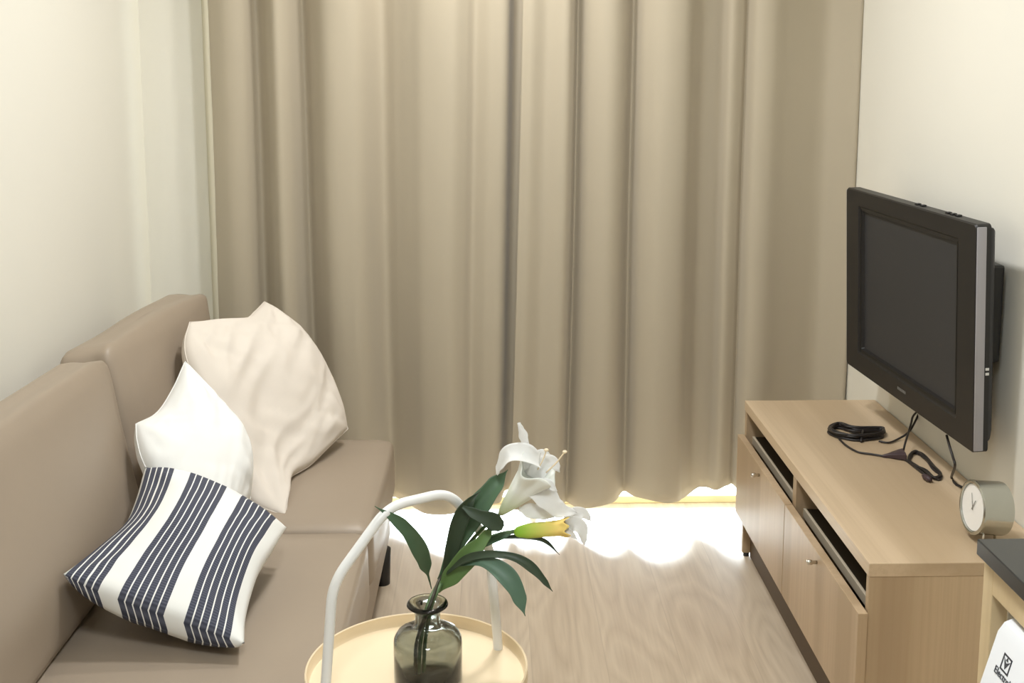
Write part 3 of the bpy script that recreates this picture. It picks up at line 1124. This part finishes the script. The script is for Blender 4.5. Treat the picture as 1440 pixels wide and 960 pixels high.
# big upright leaf, light side and dark fold beside it
blade('leaf', [V((-0.091,1.868,0.621)), V((-0.066,1.870,0.672)), V((-0.033,1.875,0.734)), V((-0.002,1.885,0.775)), V((0.028,1.900,0.808))], .042, M['leaf_mid'], lily, .35, (-.3, -1, .3), [(0, .2), (.25, .55), (.6, 1), (.85, .7), (1, .02)])
blade('leaf', [V((-0.086,1.860,0.629)), V((-0.071,1.855,0.679)), V((-0.058,1.855,0.730)), V((-0.038,1.860,0.766)), V((-0.019,1.870,0.781))], .030, M['leaf_dark'], lily, .4, (.35, -1, .2), [(0, .2), (.4, .9), (.7, 1), (1, .05)])
# left leaf, arching away with its tip to the left
blade('leaf', [V((-0.105,1.868,0.605)), V((-0.110,1.850,0.639)), V((-0.119,1.820,0.691)), V((-0.138,1.800,0.737)), V((-0.162,1.790,0.766)), V((-0.192,1.785,0.789))], .028, M['leaf_mid'], lily, .3, (.2, -1, .35), [(0, .05), (.15, .12), (.32, .8), (.5, 1), (.75, .75), (1, .03)])
# short dark leaf crossing in the middle
blade('leaf', [V((-0.050,1.850,0.761)), V((-0.029,1.845,0.750)), V((-0.002,1.845,0.738)), V((0.019,1.850,0.723))], .030, M['leaf_dark'], lily, .25, (0, -1, .5), [(0, .2), (.3, .6), (.75, 1), (.92, .7), (1, .3)])
# broad light leaf low on the right of the stem
blade('leaf', [V((-0.093,1.860,0.603)), V((-0.068,1.850,0.639)), V((-0.041,1.845,0.674)), V((-0.019,1.850,0.697)), V((0.003,1.860,0.724))], .036, M['leaf_light'], lily, .3, (.2, -1, .5), [(0, .15), (.3, .9), (.55, 1), (.85, .5), (1, .05)])
# narrow arching leaf to the right
blade('leaf', [V((-0.078,1.850,0.641)), V((-0.044,1.830,0.676)), V((-0.002,1.810,0.693)), V((0.039,1.800,0.691)), V((0.071,1.795,0.671)), V((0.101,1.790,0.636))], .017, M['leaf_dark'], lily, .3, (0, -1, .8), [(0, .3), (.3, .8), (.55, .7), (.75, 1), (.9, .6), (1, .04)])
# wide hanging leaf to the right
blade('leaf', [V((-0.063,1.850,0.655)), V((-0.024,1.820,0.678)), V((0.012,1.800,0.671)), V((0.038,1.785,0.646)), V((0.055,1.775,0.600))], .032, M['leaf_teal'], lily, .3, (0, -1, .6), [(0, .15), (.3, .55), (.62, 1), (.82, .75), (1, .02)])
# thin curved leaf behind the bud
blade('leaf', [V((0.010,1.880,0.691)), V((0.053,1.880,0.694)), V((0.091,1.880,0.686)), V((0.118,1.880,0.660))], .009, M['leaf_dark'], lily, .3, (0, -1, .7), [(0, .4), (.4, 1), (.7, .8), (1, .05)])
blade('leaf', [V((-0.049,1.868,0.666)), V((-0.024,1.866,0.683)), V((0.003,1.866,0.695)), V((0.037,1.868,0.707))], .014, M['leaf_mid'], lily, .3, (0, -1, .6), [(0, .5), (.4, 1), (.8, .8), (1, .2)])

# open bloom: trumpet from its base up to the mouth, petals rolling out
f0, f1 = V((0.015,1.885,0.734)), V((0.080,1.865,0.818))
fa = (f1 - f0).normalized()
Lf = (f1 - f0).length
bm = bmesh.new()
uvl = bm.loops.layers.uv.new('UVMap')
g1 = fa.cross(V((0, 1, 0))).normalized()
g2 = fa.cross(g1)
rr_ = []
NT = 48
for i in range(17):
    t = i / 16
    rad = .005 + .027 * t ** .85 + .006 * max(0, t - .75) / .25
    row = []
    for k in range(NT):
        th = 2 * math.pi * k / NT
        lobes = 1 + .10 * t * math.cos(6 * th)
        ext = Lf * t * (1 + .10 * t * math.cos(3 * th + .6))
        row.append(bm.verts.new(f0 + fa * ext + (g1 * math.cos(th) + g2 * math.sin(th)) * rad * lobes))
    rr_.append(row)
for i in range(16):
    for k in range(NT):
        f = bm.faces.new((rr_[i][k], rr_[i][(k + 1) % NT], rr_[i + 1][(k + 1) % NT], rr_[i + 1][k]))
        for lp, tt in zip(f.loops, (i, i, i + 1, i + 1)):
            lp[uvl].uv = (k / NT, tt / 16)
bloom = link('bloom', bm, M['trumpet'], lily)
bloom['label'] = 'open white trumpet bloom, the upper of the two'
so = bloom.modifiers.new('thickness', 'SOLIDIFY')
so.thickness = .0009
pw = [(0, .75), (.3, 1), (.6, .8), (.85, .4), (1, .06)]
# tall upright petal
blade('petal', [V((0.061,1.880,0.815)), V((0.058,1.885,0.845)), V((0.055,1.890,0.865)), V((0.046,1.885,0.897))], .019, M['petal'], bloom, .5, (.5, -1, .1), [(0, .9), (.3, 1), (.62, .72), (.72, .9), (.86, .6), (1, .25)], wav=.0012, seed=1)
# petal rolled back to the left
blade('petal', [V((0.081,1.872,0.831)), V((0.059,1.864,0.846)), V((0.032,1.860,0.848)), V((0.018,1.868,0.830)), V((0.009,1.878,0.807))], .042, M['petal'], bloom, .35, (-.2, -.55, .9), [(0, .8), (.35, 1), (.65, .8), (.88, .45), (1, .08)], wav=.001, seed=2)
# petals around the right of the mouth
blade('petal', [V((0.069,1.880,0.800)), V((0.086,1.882,0.821)), V((0.104,1.884,0.826)), V((0.117,1.880,0.810))], .034, M['petal'], bloom, .3, (.2, -1, .3), pw, wav=.002, seed=3)
blade('petal', [V((0.069,1.868,0.781)), V((0.083,1.858,0.795)), V((0.097,1.853,0.797)), V((0.111,1.853,0.786))], .026, M['petal'], bloom, .3, (.2, -1, .3), pw, wav=.002, seed=4)
blade('petal', [V((0.060,1.895,0.803)), V((0.075,1.900,0.821)), V((0.091,1.905,0.829)), V((0.107,1.905,0.816))], .034, M['petal'], bloom, .3, (-.2, -1, .3), pw, wav=.002, seed=6)
# petal hanging below the mouth, towards the second flower
blade('petal', [V((0.068,1.858,0.783)), V((0.092,1.850,0.775)), V((0.113,1.845,0.757)), V((0.145,1.840,0.752))], .040, M['petal'], bloom, .3, (.3, -1, .5), [(0, .5), (.3, 1), (.6, .75), (.85, .4), (1, .1)], wav=.0022, seed=5)
blade('petal', [V((0.047,1.872,0.747)), V((0.065,1.862,0.748)), V((0.085,1.855,0.746)), V((0.107,1.855,0.739))], .026, M['petal'], bloom, .3, (0, -1, .6), [(0, .3), (.35, 1), (.7, .8), (1, .1)], wav=.0016, seed=7)
for pts in ([V((0.093,1.865,0.815)), V((0.110,1.858,0.835)), V((0.124,1.855,0.855))], [V((0.079,1.872,0.818)), V((0.088,1.866,0.839)), V((0.093,1.862,0.856))]):
    st = tube('stamen', catmull(pts, 5), .0013, M['stamen'], bloom, 8)
    bm = bmesh.new()
    e_ = pts[-1]
    bmesh.ops.create_uvsphere(bm, u_segments=12, v_segments=8, radius=.0036)
    for v in bm.verts:
        v.co = V((v.co.x * 1.2, v.co.y, v.co.z * .8)) + e_
    # the anther belongs to the stamen's own mesh
    bm2 = bmesh.new()
    bm2.from_mesh(st.data)
    tmp = bpy.data.meshes.new('tmp')
    bm.to_mesh(tmp)
    bm.free()
    bm2.from_mesh(tmp)
    bm2.to_mesh(st.data)
    bm2.free()
    bpy.data.meshes.remove(tmp)
    for p in st.data.polygons:
        p.use_smooth = True
# second flower, lying level: green tube to yellow throat, white petals at its mouth
b0, b1 = V((0.038,1.870,0.706)), V((0.131,1.845,0.725))
ba = (b1 - b0).normalized()
g1 = ba.cross(V((0, 1, 0))).normalized()
g2 = ba.cross(g1)
Lb = (b1 - b0).length
bm = bmesh.new()
uvl = bm.loops.layers.uv.new('UVMap')
rr_ = []
for i in range(19):
    t = i / 18
    rad = interp([(0, .003), (.08, .0095), (.3, .0125), (.6, .0128), (.85, .0135), (1, .0165)])(t)
    rr_.append([bm.verts.new(b0 + ba * (Lb * t * (1 + .05 * t * math.cos(6 * 2 * math.pi * k / 36))) + (g1 * math.cos(2 * math.pi * k / 36) + g2 * math.sin(2 * math.pi * k / 36)) * rad * (1 + .07 * math.cos(3 * 2 * math.pi * k / 36)))
                for k in range(36)])
for i in range(18):
    for k in range(36):
        f = bm.faces.new((rr_[i][k], rr_[i][(k + 1) % 36], rr_[i + 1][(k + 1) % 36], rr_[i + 1][k]))
        for lp, tt in zip(f.loops, (i, i, i + 1, i + 1)):
            lp[uvl].uv = (k / 36, tt / 18)
bm.faces.new(rr_[0])
bud = link('bloom', bm, M['bud'], lily)
bud['label'] = 'green and yellow second bloom lying level, white petals at its mouth'
so = bud.modifiers.new('thickness', 'SOLIDIFY')
so.thickness = .0009
blade('petal', [V((0.126,1.845,0.729)), V((0.141,1.840,0.733)), V((0.152,1.835,0.725)), V((0.157,1.832,0.699))], .026, M['petal'], bud, .3, (.4, -1, .2), pw, wav=.0015, seed=8)
blade('petal', [V((0.128,1.850,0.735)), V((0.141,1.850,0.746)), V((0.156,1.850,0.747)), V((0.170,1.850,0.734))], .024, M['petal'], bud, .3, (.2, -1, .5), pw, wav=.0015, seed=9)
blade('petal', [V((0.122,1.840,0.723)), V((0.131,1.835,0.720)), V((0.138,1.833,0.715)), V((0.144,1.832,0.709))], .012, M['petal'], bud, .3, (.2, -1, .3), pw, wav=.001, seed=10)
for q in ((800, 733), (803, 741), (799, 749)):
    a0 = b0.lerp(b1, .8)
    tube('stamen', [a0, b0.lerp(b1, .95), a0.lerp(b1, 1.15) + g1 * (.002 * (q[1] - 741) / 4)], .0012, M['bud'], bud, 6)

# ----------------------------------------------------------- kitchen counter
KX, KY = .657, 1.447
top = box('worktop', M['stone'], None, KX - .002, XR - .001, YF + .02, KY + .002, .849, .871, .0015)
tag(top, 'black stone worktop at the right edge, near the clock', 'worktop')
kc = thing('base_cabinet', 'pale oak kitchen base unit with an open bay under the black worktop', 'cabinet', (.92, .9, 0))
box('side_panel', M['cab'], kc, KX + .008, XR - .003, KY - .030, KY - .002, 0, .8485, .001)
box('top_rail', M['cab'], kc, KX + .008, KX + .028, .75, KY - .030, .806, .8485, .001)
box('side_panel', M['cab'], kc, KX + .008, XR - .003, .72, .75, 0, .8485, .001)
box('back_panel', M['cab_in'], kc, XR - .02, XR - .004, .75, KY - .030, .05, .8485)
box('bottom_panel', M['cab_in'], kc, KX + .012, XR - .02, .75, KY - .030, .05, .07)
box('lining_panel', M['cab_in'], kc, KX + .030, XR - .021, KY - .034, KY - .0302, .071, .848)
# white appliance in the bay: sloping fascia that leans out towards its foot
ap = thing('washing_machine', 'white appliance with a dark square emblem, in the bay under the black worktop', 'appliance', (.92, 1.1, .07))
bm = bmesh.new()
sec = [(1.10, .072), (.640, .072), (.622, .10), (.618, .655), (.624, .675), (.652, .782), (.660, .794), (.672, .799), (1.10, .799)]
y0, y1 = .80, 1.378
nr = []
for y, ins in ((y0, .012), (y0 + .004, .004), (y0 + .012, 0), (y1 - .012, 0), (y1 - .004, .004), (y1, .012)):
    nr.append([bm.verts.new((x + (ins if x < .9 else -ins), y, z + (ins if z < .1 else -ins))) for x, z in sec])
for r0, r1 in zip(nr, nr[1:]):
    for k in range(len(sec)):
        bm.faces.new((r0[k], r0[(k + 1) % len(sec)], r1[(k + 1) % len(sec)], r1[k]))
bm.faces.new(nr[0])
bm.faces.new(nr[-1])
autosmooth(link('housing', bm, M['appliance'], ap), 30)
# emblem on the fascia: rotated square outline holding a folded chevron, then lettering
sl = (V((.652, 0, .782)) - V((.624, 0, .675))).normalized()       # up the fascia
fn = V((-sl.z, 0, sl.x))
fp0 = V((.624, 0, .675))


def fas(y, h, off=.0006):
    p = fp0 + sl * h + fn * off
    p.y = y
    return p


def plate(bm, poly, off):
    vs = [bm.verts.new(fas(y, h, off)) for y, h in poly]
    f = bm.faces.new(vs)
    r = bmesh.ops.extrude_face_region(bm, geom=[f])
    for v in r['geom']:
        if isinstance(v, bmesh.types.BMVert):
            v.co -= fn * .0005


ey, eh = 1.3250, 0.0859
bm = bmesh.new()
E2 = .0108
fr_ = .0022
for poly in (((-E2, -E2), (E2, -E2), (E2, -E2 + fr_), (-E2, -E2 + fr_)), ((-E2, E2 - fr_), (E2, E2 - fr_), (E2, E2), (-E2, E2)),
             ((-E2, -E2), (-E2 + fr_, -E2), (-E2 + fr_, E2), (-E2, E2)), ((E2 - fr_, -E2), (E2, -E2), (E2, E2), (E2 - fr_, E2)),
             ((-E2 + .003, .006), (0, -E2 + .004), (E2 - .003, .006), (.0, .001)),
             ((-.003, .004), (.003, .004), (0, E2 - .002))):
    plate(bm, [(ey - a, eh + b_) for a, b_ in poly], .0006)
o = link('emblem', bm, M['logo'], ap, smooth=False)
o['label'] = 'dark square emblem on the white fascia'
cu = bpy.data.curves.new('brand_lettering', 'FONT')
cu.body = 'Electrolux'
cu.size = .0135
cu.extrude = .0003
tmp_o = bpy.data.objects.new('lettering_curve', cu)
COL.objects.link(tmp_o)
bpy.context.view_layer.update()
me = bpy.data.meshes.new_from_object(tmp_o.evaluated_get(bpy.context.evaluated_depsgraph_get()))
bpy.data.objects.remove(tmp_o)
me.name = 'brand_lettering'
to = bpy.data.objects.new('brand_lettering', me)
COL.objects.link(to)
me.materials.clear()
me.materials.append(M['logo'])
rot = Matrix((V((0, -1, 0)), sl, fn)).transposed().to_4x4()
to.parent = ap
to.matrix_parent_inverse = Matrix.Translation(-V(ap.location))
to.matrix_basis = Matrix.Translation(fas(1.3452, 0.0654, .0008)) @ rot

# ----------------------------------------------------------------- lighting
def area(name, loc, size, power, color, rot=(0, 0, 0), shape='DISK', sy=None):
    l = bpy.data.lights.new(name, 'AREA')
    l.shape = shape
    l.size = size
    if sy:
        l.size_y = sy
    l.energy = power
    l.color = color
    o = bpy.data.objects.new(name, l)
    COL.objects.link(o)
    o.location = loc
    o.rotation_euler = rot
    return o


area('ceiling_light', (.06, 2.45, 2.47), .20, 18.5, (.965, .985, 1.0))
area('ceiling_light', (-.05, 3.12, 2.47), .16, 11.5, (1.0, .985, .95))
area('ceiling_light', (-.05, .45, 2.47), .5, 29, (.90, .96, 1.0))  # unseen fill added near the camera to brighten surfaces facing it
sun = bpy.data.lights.new('daylight_sun', 'SUN')
sun.energy = 19
sun.angle = math.radians(15)
sun.color = (.80, .92, 1.0)
so_ = bpy.data.objects.new('daylight_sun', sun)
COL.objects.link(so_)
so_.location = (0, 6, 3)
so_.rotation_euler = (math.radians(-(90 - 22)), 0, math.radians(0))

w = bpy.data.worlds.new('sky')
w.use_nodes = True
bg = w.node_tree.nodes['Background']
bg.inputs['Color'].default_value = (.80, .92, 1.0, 1)
bg.inputs['Strength'].default_value = 9.0
SC.world = w

# ------------------------------------------------------------------- camera
cam = bpy.data.cameras.new('camera')
co = bpy.data.objects.new('camera', cam)
COL.objects.link(co)
cam.sensor_width = 36
cam.lens = 40.0
cam.shift_y = -152 / 1440
cam.clip_start = .02
co.location = (0, 0, 1.5)
pitch = math.atan(233 / 1600)
yaw = math.atan(30 * math.cos(pitch) / 1600)
co.rotation_euler = (math.pi / 2 - pitch, 0, -yaw)
SC.camera = co

vs = SC.view_settings
vs.view_transform = 'Standard'
vs.look = 'None'
vs.gamma = 1.0
vs.use_curve_mapping = False
vs.exposure = 0.0
